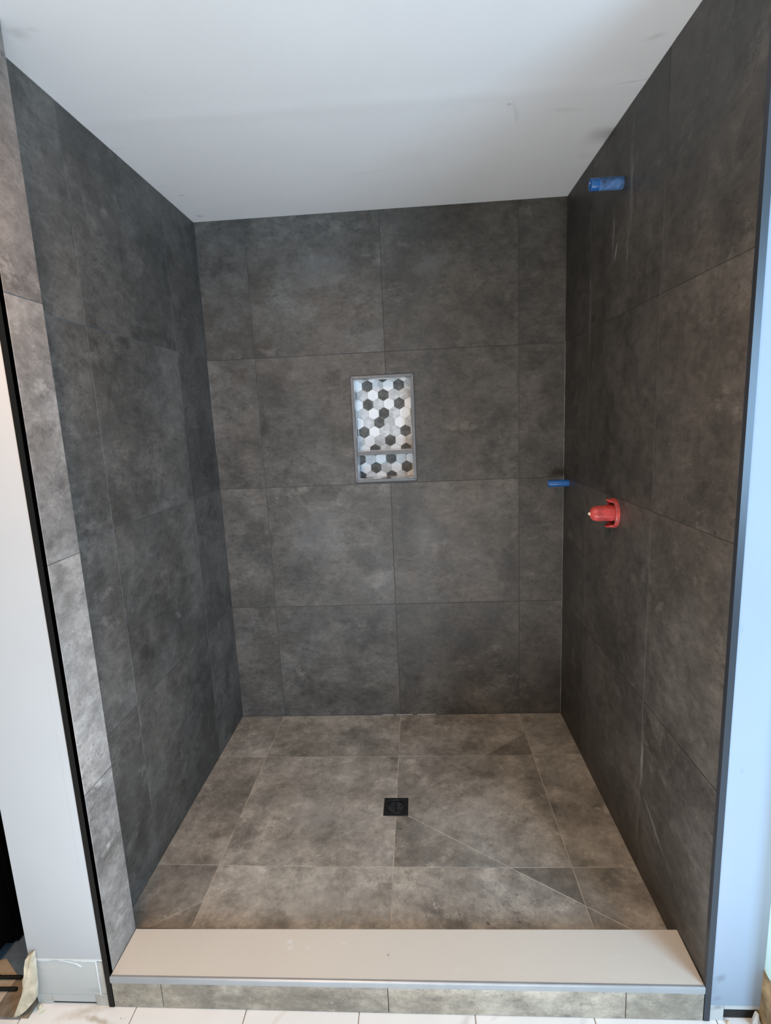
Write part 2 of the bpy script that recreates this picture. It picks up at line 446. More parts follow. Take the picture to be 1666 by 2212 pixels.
def recalc(ob, smooth=False):
    import bmesh
    bm = bmesh.new()
    bm.from_mesh(ob.data)
    bmesh.ops.remove_doubles(bm, verts=bm.verts, dist=1e-6)
    bmesh.ops.recalc_face_normals(bm, faces=bm.faces)
    bm.to_mesh(ob.data)
    bm.free()
    if smooth:
        for p in ob.data.polygons:
            p.use_smooth = True
        ob.data.set_sharp_from_angle(angle=math.radians(38))
    return ob


def box_data(x0, x1, y0, y1, z0, z1, base=0):
    v = [(x, y, z) for x in (x0, x1) for y in (y0, y1) for z in (z0, z1)]
    f = [(0, 1, 3, 2), (4, 6, 7, 5), (0, 4, 5, 1), (2, 3, 7, 6), (0, 2, 6, 4), (1, 5, 7, 3)]
    return v, [tuple(i + base for i in q) for q in f]


def boxes(name, blist, mat, parent=None, bevel=0.0, origin=None):
    V, F = [], []
    for b in blist:
        v, f = box_data(*b, base=len(V))
        V += v
        F += f
    ob = mesh_obj(name, V, F, mat, parent, origin)
    recalc(ob)
    if bevel:
        md = ob.modifiers.new('bevel', 'BEVEL')
        md.width = bevel
        md.segments = 2
        md.limit_method = 'ANGLE'
    return ob


def empty(name, loc):
    o = bpy.data.objects.new(name, None)
    o.location = loc
    COL.objects.link(o)
    return o


def tag(o, label, cat, group=None, kind=None):
    o['label'] = label
    o['category'] = cat
    if group:
        o['group'] = group
    if kind:
        o['kind'] = kind
    return o


def offset_poly(poly, d):
    """inset a counter-clockwise polygon (convex or notched) by d"""
    n = len(poly)
    out = []
    for i in range(n):
        p0, p1, p2 = Vector(poly[i - 1]), Vector(poly[i]), Vector(poly[(i + 1) % n])
        a, b = (p1 - p0).normalized(), (p2 - p1).normalized()
        na, nb = Vector((-a.y, a.x)), Vector((-b.y, b.x))
        s = na + nb
        k = 2 * d / s.length_squared if s.length_squared > 1e-9 else d
        k = s * k if s.length_squared > 1e-9 else na * d
        out.append(tuple(p1 + k))
    return out


def offset_edges(poly, gaps):
    """inset each edge of a convex polygon by its own gap"""
    n = len(poly)
    lines = []
    for i in range(n):
        p, q = Vector(poly[i]), Vector(poly[(i + 1) % n])
        d = (q - p).normalized()
        lines.append((p + Vector((-d.y, d.x)) * gaps[i], d))
    out = []
    for i in range(n):
        (p, d), (q, e) = lines[i - 1], lines[i]
        den = d.x * e.y - d.y * e.x
        t = ((q.x - p.x) * e.y - (q.y - p.y) * e.x) / den if abs(den) > 1e-6 else 0
        out.append(tuple(p + d * t))
    return out


def area2(poly):
    return 0.5 * sum(poly[i - 1][0] * poly[i][1] - poly[i][0] * poly[i - 1][1] for i in range(len(poly)))


def clean(poly):
    out = []
    for p in poly:
        if not out or (Vector(p) - Vector(out[-1])).length > 1e-4:
            out.append(p)
    if len(out) > 1 and (Vector(out[0]) - Vector(out[-1])).length < 1e-4:
        out.pop()
    return out


def clip(poly, a, b):
    """keep what lies left of a->b"""
    ax, ay = a
    dx, dy = b[0] - ax, b[1] - ay
    out = []
    s = lambda p: dx * (p[1] - ay) - dy * (p[0] - ax)
    for i in range(len(poly)):
        p, q = poly[i - 1], poly[i]
        sp, sq = s(p), s(q)
        if (sp < 0) != (sq < 0):
            t = sp / (sp - sq)
            out.append((p[0] + (q[0] - p[0]) * t, p[1] + (q[1] - p[1]) * t))
        if sq >= 0:
            out.append(q)
    return clean(out)


def clip_convex(poly, win):
    for i in range(len(win)):
        if len(poly) < 3:
            return []
        poly = clip(poly, win[i - 1], win[i])
    return poly if len(poly) >= 3 and area2(poly) > 1e-6 else []


def slab_piece(name, poly, to3d, normal, thick, mat, parent, bev=0.0007, seed=None, bright=None):
    """a flat piece with eased edges: poly is its face in 2-D, to3d places it, normal points out of the face"""
    n = Vector(normal)
    inner = offset_poly(poly, bev)
    k = len(poly)
    V = [Vector(to3d(p)) - n * thick for p in poly] + [Vector(to3d(p)) - n * bev for p in poly] + [Vector(to3d(p)) for p in inner]
    F = []
    for i in range(k):
        j = (i + 1) % k
        F.append((i, j, k + j, k + i))
        F.append((k + i, k + j, 2 * k + j, 2 * k + i))
    F.append(tuple(range(2 * k, 3 * k)))
    ctr = sum((Vector(to3d(p)) for p in poly), Vector()) / k
    ob = mesh_obj(name, V, F, mat, parent, ctr)
    if n.dot(ob.data.polygons[-1].normal) < 0:
        ob.data.flip_normals()
    r = random.Random(seed) if seed is not None else random
    ob.color = (r.random(), r.random(), r.random(), r.random() if bright is None else bright)
    return ob


def rect(a0, a1, b0, b1, g=G):
    return [(a0 + g, b0 + g), (a1 - g, b0 + g), (a1 - g, b1 - g), (a0 + g, b1 - g)]


def lathe(profile, axis_o, axis, segs=28, closed=False):
    """profile of (distance along axis, radius) swept round the axis"""
    a = Vector(axis).normalized()
    u = a.orthogonal().normalized()
    w = a.cross(u)
    V, F = [], []
    for s, r in profile:
        for i in range(segs):
            t = 2 * math.pi * i / segs
            V.append(Vector(axis_o) + a * s + (u * math.cos(t) + w * math.sin(t)) * r)
    m = len(profile)
    for j in range(m if closed else m - 1):
        jn = (j + 1) % m
        for i in range(segs):
            k = (i + 1) % segs
            F.append((j * segs + i, j * segs + k, jn * segs + k, jn * segs + i))
    return V, F


# ------------------------------------------------------------------ ceiling
prof = [(-3.9, 0), (-0.875, 0), (-0.840, 0.0002), (-0.820, 0.0009), (-0.800, 0.0013), (-0.780, 0.0009), (-0.760, 0.0002), (-0.725, 0), (0.10, 0)]
V, F = [], []
for x in (-1.6, 3.4):
    for y, d in prof:
        yy = y + (0.0233 * (x - 0.83) / 1.4 if -0.9 < y < -0.7 else 0)
        V.append((x, yy, ZC - d))
k = len(prof)
for i in range(k - 1):
    F.append((i, i + 1, k + i + 1, k + i))
V += [(-1.6, -3.9, ZC + 0.05), (-1.6, 0.10, ZC + 0.05), (3.4, 0.10, ZC + 0.05), (3.4, -3.9, ZC + 0.05)]
q = 2 * k
F += [(q, q + 1, q + 2, q + 3), (0, q, q + 3, k), (k - 1, 2 * k - 1, q + 2, q + 1)]
ceil = mesh_obj('ceiling', V, F, MAT['ceiling'])
recalc(ceil, True)
tag(ceil, 'white painted ceiling with a taped seam, scuffs and smudges', 'ceiling', None, 'structure')

# ------------------------------------------------------------------ back wall (opening left for the niche)
NX0, NX1, NZ0, NZ1 = 0.6700, 0.9652, 1.2212, 1.7203       # niche outer frame
FW = 0.0155                                                # frame width
IX0, IX1, IZ0, IZ1 = NX0 + FW, NX1 - FW, NZ0 + FW, NZ1 - FW
ND = 0.10
TH = 0.0016                                                # tile proud of grout
wb = boxes('wall_back', [
    (-0.14, NX0 + 0.004, TH, 0.14, ZO - 0.1, ZC),
    (NX1 - 0.004, 1.80, TH, 0.14, ZO - 0.1, ZC),
    (NX0 + 0.004, NX1 - 0.004, TH, 0.14, ZO - 0.1, NZ0 + 0.004),
    (NX0 + 0.004, NX1 - 0.004, TH, 0.14, NZ1 - 0.004, ZC)], MAT['grout_wall'])
tag(wb, 'back wall of large dark concrete-look tiles round the niche', 'wall', None, 'structure')
back3 = lambda p: (p[0], 0.0, p[1])
BRI = [[.55, .60, .50, .45], [.55, .80, .65, .55], [.50, .45, .55, .35], [.30, .50, .28, .25]]
for r in range(4):
    for c in range(4):
        x0, x1, z0, z1 = XJ[c], XJ[c + 1], ZJ[r], ZJ[r + 1]
        poly = rect(x0, x1, z0, z1)
        if r == 2 and c in (1, 2):
            g = G
            n0, n1, m0, m1 = NX0 - 0.002, NX1 + 0.002, max(NZ0 - 0.002, z0 + g + 0.002), NZ1 + 0.002
            if c == 1:
                poly = [(x0 + g, z0 + g), (n0, z0 + g), (n0, m1), (x1 - g, m1), (x1 - g, z1 - g), (x0 + g, z1 - g)]
            else:
                poly = [(n1, z0 + g), (x1 - g, z0 + g), (x1 - g, z1 - g), (x0 + g, z1 - g), (x0 + g, m1), (n1, m1)]
        slab_piece('tile', poly, back3, (0, -1, 0), TH, MAT['tile_back'], wb, seed=100 + r * 4 + c, bright=BRI[r][c])
boxes('caulk_bead', [(XR - 0.0022, XR, -0.0016, TH, 0.0, ZC - 0.6)], MAT['caulk'], wb)
boxes('caulk_bead', [(0.0, 0.0014, -0.0012, TH, 1.38, 1.83)], MAT['caulk'], wb)

# ------------------------------------------------------------------ left wall: partition, wing-wall post, drywall end
wl = boxes('wall_left', [
    (-0.1405, -TH, YP + 0.012, TH, ZO - 0.1, ZC),
    (-0.1405, XP - TH, YF + 0.0125, YP - TH, ZO - 0.1, ZC)], MAT['grout_left'])
tag(wl, 'left wall of large dark tiles ending in a wing wall with a white drywall end', 'wall', None, 'structure')
LY = [0.0, -0.5338 * T, -1.5338 * T, YP + 0.0015]
LZ = [0.0, 0.9966 * T, 1.9886 * T, 2.9996 * T, ZC]
left3 = lambda p: (0.0, -p[0], p[1])
LBR = [[.40, .40, .55], [.35, .45, .60], [.30, .45, .55], [.20, .28, .40]]
for r in range(4):
    for c in range(3):
        slab_piece('tile', rect(-LY[c], -LY[c + 1], LZ[r], LZ[r + 1]), left3, (1, 0, 0), TH, MAT['tile'], wl, seed=200 + r * 4 + c, bright=LBR[r][c])
post3 = lambda p: (XP, -p[0], p[1])
PZ = [ZCURB, 0.975 * T, 1.984 * T, 2.995 * T, ZC]
for r in range(4):
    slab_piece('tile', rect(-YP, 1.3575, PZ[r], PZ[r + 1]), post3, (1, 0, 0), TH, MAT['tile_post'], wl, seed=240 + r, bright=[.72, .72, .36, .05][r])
ret3 = lambda p: (p[0], YP, p[1])
for r in range(4):
    slab_piece('tile', rect(0, XP, PZ[r] if r else 0, PZ[r + 1]), ret3, (0, 1, 0), TH, MAT['tile'], wl, seed=250 + r, bright=.5)
# drywall end: painted sheet above, bare strip where the baseboard came off, patches and a dark slot at the foot
boxes('drywall_panel', [(-0.1405, 0.0676, YF, YF + 0.0125, 0.1085, ZC)], MAT['wall_paint'], wl)
# torn paper edge between painted and bare sheet
rr = random.Random(3)
xs = [-0.1405 + 0.2081 * i / 16 for i in range(17)]
V, F = [], []
for i, x in enumerate(xs):
    top = 0.1085 + 0.0005
    bot = 0.1050 - 0.0045 * rr.random() - 0.002 * math.sin(i * .6)
    V += [(x, YF - 0.0012, top), (x, YF - 0.0004, bot), (x, YF + 0.004, bot), (x, YF + 0.004, top)]
for i in range(16):
    a = i * 4
    for j in range(4):
        F.append((a + j, a + (j + 1) % 4, a + 4 + (j + 1) % 4, a + 4 + j))
F += [(0, 1, 2, 3), (67, 66, 65, 64)]
recalc(mesh_obj('torn_paper_edge', V, F, MAT['white_chip'], wl))
boxes('bare_panel', [(-0.1405, 0.0455, YF + 0.0022, YF + 0.0125, -0.0100, 0.1085)], MAT['bare_drywall'], wl, 0.001)
boxes('patch_strip', [(0.0480, 0.0676, YF + 0.0026, YF + 0.0125, -0.0075, 0.0975)], MAT['tan_board'], wl, 0.001)
boxes('patch_strip', [(0.0440, 0.0480, YF + 0.0006, YF + 0.0125, -0.0100, 0.1000)], MAT['white_chip'], wl, 0.001)
boxes('bottom_strip', [(-0.0980, 0.0440, YF + 0.0036, YF + 0.0125, -0.0375, -0.0110)], MAT['bare_drywall'], wl, 0.001)
boxes('bottom_patch', [(-0.1405, -0.0990, YF + 0.0030, YF + 0.0125, ZO, -0.0110)], MAT['bare_drywall'], wl, 0.001)
boxes('bottom_patch', [(0.0290, 0.0676, YF + 0.0020, YF + 0.0125, ZO, -0.0090)], MAT['tan_board'], wl, 0.001)
boxes('dark_gap', [(-0.0970, 0.0280, YF + 0.0085, YF + 0.0124, ZO + 0.0005, -0.038)], MAT['black'], wl)
# raised crack in the bare sheet
V = []
for x, z in ((-0.055, 0.1035), (-0.030, 0.0985), (-0.008, 0.0915), (0.004, 0.0825)):
    V += [(x, YF - 0.0004, z + 0.0009), (x, YF - 0.0004, z - 0.0009), (x, YF + 0.003, z - 0.0014), (x, YF + 0.003, z + 0.0014)]
F = [(i * 4 + j, i * 4 + (j + 1) % 4, i * 4 + 4 + (j + 1) % 4, i * 4 + 4 + j) for i in range(3) for j in range(4)] + [(0, 1, 2, 3), (15, 14, 13, 12)]
recalc(mesh_obj('paper_tear', V, F, MAT['white_chip'], wl))

# ------------------------------------------------------------------ right wall
wr = boxes('wall_right', [(XR + TH, 1.7930, YF + 0.0125, TH, ZO - 0.1, ZC)], MAT['grout_wall'])
tag(wr, 'right wall of dark tiles ending in a white drywall end coloured blue for daylight', 'wall', None, 'structure')
RY = [0.0, -0.5436 * T, -1.5436 * T, -1.3575]
right3 = lambda p: (XR, -p[0], p[1])
RBR = [[.25, .45, .55], [.25, .35, .65], [.10, .15, .70], [.15, .25, .40]]
for r in range(4):
    for c in range(3):
        poly = rect(-RY[c], -RY[c + 1], ZJ[r], ZJ[r + 1])
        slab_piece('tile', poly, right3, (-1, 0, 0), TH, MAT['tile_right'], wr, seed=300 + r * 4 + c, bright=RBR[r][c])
boxes('drywall_panel', [(1.6683, 1.7930, YF, YF + 0.0125, 0.0020, ZC)], MAT['wall_paint_daylit'], wr)
boxes('bare_panel', [(1.7040, 1.7930, YF + 0.0015, YF + 0.0125, -0.0120, 0.0022)], MAT['bare_drywall'], wr, 0.001)
boxes('bottom_patch', [(1.6683, 1.7030, YF + 0.0008, YF + 0.0125, ZO, 0.0022)], MAT['bare_drywall'], wr, 0.001)
boxes('dark_gap', [(1.7035, 1.7925, YF + 0.0095, YF + 0.0124, ZO + 0.0005, -0.0115)], MAT['void'], wr)
# short return of the bathroom wall, its foot stripped to brown paper
rw = boxes('wall_side', [(1.7935, 1.9035, -1.425, YF + 0.05, ZO, ZC)], MAT['aqua'])
tag(rw, 'aqua painted wall edge beside the right drywall end', 'wall', None, 'structure')
V = [(1.7935, -1.362, ZO), (1.7935, -1.362, 0.112), (1.7935, -1.372, 0.113), (1.7935, -1.385, 0.107), (1.7935, -1.400, 0.110), (1.7935, -1.423, 0.104), (1.7935, -1.423, ZO)]
V += [(x - 0.0025, y, z) for x, y, z in V]
k = 7
F = [tuple(range(k)), tuple(range(2 * k - 1, k - 1, -1))] + [(i, (i + 1) % k, k + (i + 1) % k, k + i) for i in range(k)]
recalc(mesh_obj('torn_paper', V, F, MAT['brown_paper'], rw))

# ------------------------------------------------------------------ black edge trims
t1 = boxes('trim_1', [(0.0676, XP, YF - 0.0016, YF + 0.0125, ZO, ZC), (XP - 0.0016, XP, YF, -1.3585, ZCURB, ZC)], MAT['black_trim'])
tag(t1, 'black metal tile edge trim up the left wing wall', 'trim', None, 'structure')
t2 = boxes('trim_2', [(XR - 0.0025, 1.6683, YF - 0.0016, YF + 0.0125, ZO, ZC), (XR, XR + 0.0016, YF, -1.3585, ZCURB, ZC)], MAT['daylit_trim'])
tag(t2, 'black metal tile edge trim with painted window reflection up the right wall end', 'trim', None, 'structure')

# ------------------------------------------------------------------ shower floor: four falls to the drain, tiles cut along the diagonals
DX, DY, DH = 0.8362, -0.6485, 0.0492
DROP = 0.012
FYB = -1.236
fl = mesh_obj('floor', *box_data(-0.001, XR + 0.001, FYB - 0.02, 0.0015, -0.13, -DROP - 0.022), MAT['grout_floor'])
recalc(fl)
tag(fl, 'shower floor of dusty dark tiles cut on diagonals to the drain', 'floor', None, 'structure')
FX = [0.0, 0.3632 * T, 1.3728 * T, 2.3675 * T, XR]
FY = [0.0, -0.5512 * T, -1.5474 * T, FYB]
C_ = [(0, 0), (XR, 0), (XR, FYB), (0, FYB)]
D_ = [(DX - DH, DY + DH), (DX + DH, DY + DH), (DX + DH, DY - DH), (DX - DH, DY - DH)]


def fall(p):
    x, y = p
    dx = (DX - DH - x) / (DX - DH) if x < DX else (x - DX - DH) / (XR - DX - DH)
    dy = (y - DY - DH) / (-DY - DH) if y > DY else (DY - DH - y) / (DY - DH - FYB)
    t = max(dx, dy, 0)
    return -DROP * (1 - t)


V, F = [], []
for s in range(4):
    quad = [C_[s], C_[(s + 1) % 4], D_[(s + 1) % 4], D_[s]]
    b = len(V)
    V += [(p[0], p[1], (0 if i < 2 else -DROP) - TH) for i, p in enumerate(quad)]
    F.append((b, b + 1, b + 2, b + 3))
gb = recalc(mesh_obj('grout_bed', V, F, MAT['grout_floor'], fl))
for p in gb.data.polygons:
    pass
if gb.data.polygons[0].normal.z < 0:
    gb.data.flip_normals()
FBR = [[.55, .45, .55, .60], [.45, .75, .55, .60], [.55, .80, .70, .65]]
for r in range(3):
    for c in range(4):
        cell = [(FX[c], FY[r + 1]), (FX[c + 1], FY[r + 1]), (FX[c + 1], FY[r]), (FX[c], FY[r])]
        for s in range(4):
            sec = [C_[s], D_[s], D_[(s + 1) % 4], C_[(s + 1) % 4]]
            if area2(sec) < 0:
                sec.reverse()
            poly = clip_convex(cell, sec)
            if not poly:
                continue
            gaps = []
            for i in range(len(poly)):
                p, q = poly[i], poly[(i + 1) % len(poly)]
                w = 0.0013
                for d in range(4):
                    if abs(area2([C_[d], D_[d], p])) < 1e-5 and abs(area2([C_[d], D_[d], q])) < 1e-5:
                        w = (0.0007, 0.0010, 0.0015, 0.0011 if (r, c) == (2, 0) else 0.00010)[d]
                gaps.append(w)
            ins = offset_edges(poly, gaps)
            if area2(ins) < 2e-4 or any((Vector(a) - Vector(b)).length > 0.05 for a, b in zip(ins, poly)):
                continue
            a_, b_, c2 = C_[s], C_[(s + 1) % 4], D_[s]
            nrm = (Vector((b_[0] - a_[0], b_[1] - a_[1], 0))).cross(Vector((c2[0] - a_[0], c2[1] - a_[1], -DROP))).normalized()
            if nrm.z < 0:
                nrm = -nrm
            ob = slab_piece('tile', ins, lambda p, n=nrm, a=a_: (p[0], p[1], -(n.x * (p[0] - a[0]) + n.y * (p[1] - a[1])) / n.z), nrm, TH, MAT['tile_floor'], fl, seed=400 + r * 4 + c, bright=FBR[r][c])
            if (r, c, s) in ((0, 2, 1), (2, 2, 1), (1, 0, 0)):      # offcuts from a darker tile
                ob.color[3] = 0.12
            # same patch of pattern for every cut of one tile
            cc = Vector(((FX[c] + FX[c + 1]) / 2, (FY[r] + FY[r + 1]) / 2, 0))
            d = Vector(ob.location) - cc
            col = list(ob.color)
            ob.color = (col[0] + d.x / 40, col[1] + d.y / 40, col[2], col[3])
boxes('caulk_bead', [(0.745, 0.80, -0.0016, 0.0, -0.001, 0.0012), (0.815, 0.90, -0.0018, 0.0, -0.001, 0.0013), (0.925, 1.02, -0.0016, 0.0, -0.001, 0.0012)], MAT['white_chip'], fl)  # caulk bead coloured white in broken runs to paint its glints

# ------------------------------------------------------------------ bathroom floor
bf = boxes('floor_bathroom', [(-1.6, 3.4, -3.9, YF + 0.02, ZO - 0.06, ZO - 0.0012), (-1.6, -0.1405, YF + 0.02, 0.1, ZO - 0.06, ZO - 0.0012)], MAT['brown_grout'])
tag(bf, 'white bathroom tile floor in front of the shower curb', 'floor', None, 'structure')
flat3 = lambda p: (p[0], p[1], ZO)
xs = [0.1438 + 0.3085 * k for k in range(-4, 11)]
for i in range(len(xs) - 1):
    for r, (ya, yb_) in enumerate(((-1.985, YF + 0.0100), (-2.60, -1.985), (-3.21, -2.60), (-3.82, -3.21))):
        x0, x1 = xs[i], xs[i + 1]
        if r == 0 and x1 < -0.1:
            yb_ = -1.4075
        if r == 0 and x0 < -0.15 < x1:
            pass
        slab_piece('floor_tile', rect(x0, x1, ya, yb_, 0.0014), flat3, (0, 0, 1), 0.0012, MAT['white_floor'], bf, seed=600 + i * 5 + r)
# side room floor: shaded part in grey, lit patch in tan cut along the shadow line, shaded dusty tile in brown
slab_piece('shaded_floor', rect(-1.55, -0.1420, -1.4065, 0.08, 0), flat3, (0, 0, 1), 0.001, MAT['shade_floor'], bf)
up3 = lambda p: (p[0], p[1], ZO + 0.0025)
slab_piece('floor_tile', [(-0.60, -1.4055), (-0.2530, -1.4055), (-0.2530, -1.2985), (-0.3290, -1.2480), (-0.60, -1.300)], up3, (0, 0, 1), 0.0025, MAT['tan_floor'], bf)
slab_piece('floor_tile', [(-0.2510, -1.4055), (-0.1440, -1.4055), (-0.1440, -1.3000), (-0.2510, -1.3000)], up3, (0, 0, 1), 0.0025, MAT['brown_floor'], bf)

# ------------------------------------------------------------------ curb
cu = empty('shower_curb', (0.87, -1.30, ZO))
tag(cu, 'low shower curb with pale stone top and grey tiled front', 'curb', None, 'thing')
CX0, CX1 = XP + 0.0005, XR - 0.003
boxes('core', [(CX0, CX1, YF + 0.004, YB - 0.004, ZO, 0.040)], MAT['grout_left'], cu)
ZT = lambda x: 0.0542 + 0.0042 * (x - CX0) / (CX1 - CX0)          # the curb top runs a touch out of level
V = [(CX0, YF + 0.0015, 0.041), (CX1, YF + 0.0015, 0.041), (XR - 0.0005, YB, 0.041), (CX0, YP - 0.0005, 0.041)]
V += [(x, y, ZT(x)) for x, y, z in V]
F = [(0, 3, 2, 1), (4, 5, 6, 7)] + [(i, (i + 1) % 4, 4 + (i + 1) % 4, 4 + i) for i in range(4)]
st = recalc(mesh_obj('top_slab', V, F, MAT['curb_slab'], cu))
md = st.modifiers.new('bevel', 'BEVEL')
md.width = 0.0008
st['label'] = 'pale beige stone slab'
# quarter-round metal edging along the front of the slab
pr = [(YF + 0.004, 0.0006), (YF - 0.0005, 0.0006), (YF - 0.0028, -0.0006), (YF - 0.0036, -0.0028), (YF - 0.0036, -0.0178), (YF + 0.004, -0.0178)]
V = [(x, y, ZT(x) + z) for x in (CX0, CX1 - 0.001) for y, z in pr]
k = len(pr)
F = [(i, (i + 1) % k, k + (i + 1) % k, k + i) for i in range(k)] + [tuple(range(k)), tuple(range(2 * k - 1, k - 1, -1))]
et = recalc(mesh_obj('edge_trim', V, F, MAT['steel_trim'], cu))
et['label'] = 'pale metal edge strip'
cj = [CX0, 0.2215, 0.8407, 1.4572, CX1]
front3 = lambda p: (p[0], YF - 0.001, p[1])
for i in range(4):
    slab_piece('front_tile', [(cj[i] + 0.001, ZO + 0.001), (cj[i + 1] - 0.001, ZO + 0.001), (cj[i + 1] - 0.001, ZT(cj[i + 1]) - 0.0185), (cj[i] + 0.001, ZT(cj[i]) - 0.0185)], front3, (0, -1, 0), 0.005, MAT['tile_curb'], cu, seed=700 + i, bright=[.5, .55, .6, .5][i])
inn3 = lambda p: (p[0], YB - 0.002, p[1])
for i in range(4):
    slab_piece('inner_tile', rect([XP, .3632 * T, 1.3728 * T, 2.3675 * T][i], [.3632 * T, 1.3728 * T, 2.3675 * T, XR - .001][i], 0.0, 0.043, 0.001), inn3, (0, 1, 0), 0.003, MAT['tile'], cu, seed=720 + i, bright=.6)

# ------------------------------------------------------------------ niche
ni = empty('shower_niche', ((NX0 + NX1) / 2, 0.0, NZ0))
tag(ni, 'recessed niche with grey metal frame, one shelf and a hexagon mosaic back', 'niche')
fy0, fy1 = -0.0028, 0.006
quads = [
    [(NX0, NZ0), (NX1, NZ0), (IX1, IZ0), (IX0, IZ0)],
    [(NX1, NZ0), (NX1, NZ1), (IX1, IZ1), (IX1, IZ0)],
    [(NX1, NZ1), (NX0, NZ1), (IX0, IZ1), (IX1, IZ1)],
    [(NX0, NZ1), (NX0, NZ0), (IX0, IZ0), (IX0, IZ1)]]
for q in quads:
    slab_piece('frame_strip', offset_poly(q, 0.0003), lambda p: (p[0], fy0, p[1]), (0, -1, 0), 0.0085, MAT['niche_trim'], ni, bev=0.0012)
L = 0.003
boxes('back_panel', [(IX0 - L, IX1 + L, ND, ND + 0.006, IZ0 - L, IZ1 + L)], MAT['hex_grout'], ni)
boxes('side_panel', [(IX0 - 0.006, IX0 - 0.0005, 0.004, ND, IZ0 - L, IZ1 + L)], MAT['hex_grout'], ni)
boxes('side_panel', [(IX1 + 0.0005, IX1 + 0.006, 0.004, ND, IZ0 - L, IZ1 + L)], MAT['hex_grout'], ni)
boxes('top_panel', [(IX0, IX1, 0.004, ND, IZ1 + 0.0005, IZ1 + 0.006)], MAT['hex_grout'], ni)
boxes('bottom_panel', [(IX0, IX1, 0.004, ND, IZ0 - 0.006, IZ0 - 0.0005)], MAT['hex_grout'], ni)
SZ0, SZ1 = 1.3505, 1.3685
boxes('shelf', [(IX0 + 0.0005, IX1 - 0.0005, -0.0012, ND - 0.002, SZ0, SZ1)], MAT['niche_trim'], ni, 0.001)
boxes('shelf_top', [(IX0 + 0.0008, IX1 - 0.0008, 0.014, ND - 0.0025, SZ1 - 0.0004, SZ1 + 0.0010)], MAT['hexW'], ni)
HW = 0.0508
HR = HW / math.sqrt(3)
PITCH = HR * 1.5
H0X, H0Z = 0.8159, 1.5451        # centre of the fourth row's middle hexagon
ROWS = {0: 'GWDGWG', 1: 'WDGWDG', 2: 'GWDGG', 3: 'WDGWDW', 4: 'GWDGW', 5: 'WGDGWG', 6: 'DWGGD', 7: 'GWGDWG', 8: 'WDGWD', 9: 'DGWDGW', 10: 'WDGWD', 11: 'DGWDGW', 12: 'GWDGW'}


def hexagon(cx, cz):
    r = HR - 0.0009
    return [(cx + r * math.cos(math.pi / 6 + i * math.pi / 3), cz + r * math.sin(math.pi / 6 + i * math.pi / 3)) for i in range(6)]


hb3 = lambda p: (p[0], ND - 0.0016, p[1])
wins = [[(IX0, SZ1 + .001), (IX1, SZ1 + .001), (IX1, IZ1), (IX0, IZ1)], [(IX0, IZ0), (IX1, IZ0), (IX1, SZ0), (IX0, SZ0)]]
for row, codes in ROWS.items():
    dz = (4 - row) * PITCH
    even = row % 2 == 0
    x_first = H0X - 2 * HW if even else H0X - 2.5 * HW
    for i, ch in enumerate(codes):
        for w in wins:
            poly = clip_convex(hexagon(x_first + i * HW, H0Z + dz), w)
            if poly and area2(poly) > 1.2e-5:
                slab_piece('hexagon_tile', poly, hb3, (0, -1, 0), 0.0016, MAT['hex' + ch], ni, bev=0.0004, seed=row * 10 + i)
# mosaic returning on the sides, floor and top of the recess (seen as slivers): a few real hexagons each
for nm, to3, nrm, lo, hi in (
        ('side_mosaic', lambda p: (IX0, p[0], p[1]), (1, 0, 0), IZ0, IZ1),
        ('side_mosaic', lambda p: (IX1, p[0], p[1]), (-1, 0, 0), IZ0, IZ1),
        ('floor_mosaic', lambda p: (p[1], p[0], IZ0), (0, 0, 1), IX0, IX1),
        ('top_mosaic', lambda p: (p[1], p[0], IZ1), (0, 0, -1), IX0, IX1)):
    for colour in 'WGD':
        V, F = [], []
        rr = random.Random(nm)
        w = [(0.004, lo), (ND - 0.0018, lo), (ND - 0.0018, hi), (0.004, hi)]
        for i in range(-1, 14):
            for j in range(-1, 4):
                ch = rr.choice('WWGGD')
                if ch != colour:
                    continue
                poly = clip_convex(hexagon(0.02 + j * HW + (HW / 2 if i % 2 else 0), lo + i * PITCH), w)
                if not poly:
                    continue
                b = len(V)
                n = Vector(nrm)
                V += [Vector(to3(p)) - n * 0.0005 for p in poly] + [Vector(to3(p)) + n * 0.0008 for p in poly]
                k = len(poly)
                F.append(tuple(range(b + k, b + 2 * k)))
                F += [(b + a, b + (a + 1) % k, b + k + (a + 1) % k, b + k + a) for a in range(k)]
        if V:
            m_ = recalc(mesh_obj(nm, V, F, MAT['hex' + colour], ni))
            m_['kind'] = 'stuff'

# ------------------------------------------------------------------ drain
dr = empty('shower_drain', (DX, DY, -DROP - TH))
tag(dr, 'square black shower drain with a round strainer in the floor', 'drain')
zt = -DROP + 0.0012
HS, RC, SEG = DH - 0.0008, 0.0400, 48


def ring_square(half, z, n=SEG):
    out = []
    for i in range(n):
        t = 2 * math.pi * i / n
        c, s = math.cos(t), math.sin(t)
        m = half / max(abs(c), abs(s))
        out.append((DX + c * m, DY + s * m, z))
    return out


def ring_round(r, z, n=SEG):
    return [(DX + r * math.cos(2 * math.pi * i / n), DY + r * math.sin(2 * math.pi * i / n), z) for i in range(n)]


def loops(name, rings, mat, parent, cap=False, smooth=False):
    V, F = [], []
    for r in rings:
        V += r
    n = len(rings[0])
    for j in range(len(rings) - 1):
        for i in range(n):
            k = (i + 1) % n
            F.append((j * n + i, j * n + k, (j + 1) * n + k, (j + 1) * n + i))
    if cap:
        F.append(tuple(range((len(rings) - 1) * n, len(rings) * n)))
    return recalc(mesh_obj(name, V, F, mat, parent), smooth)


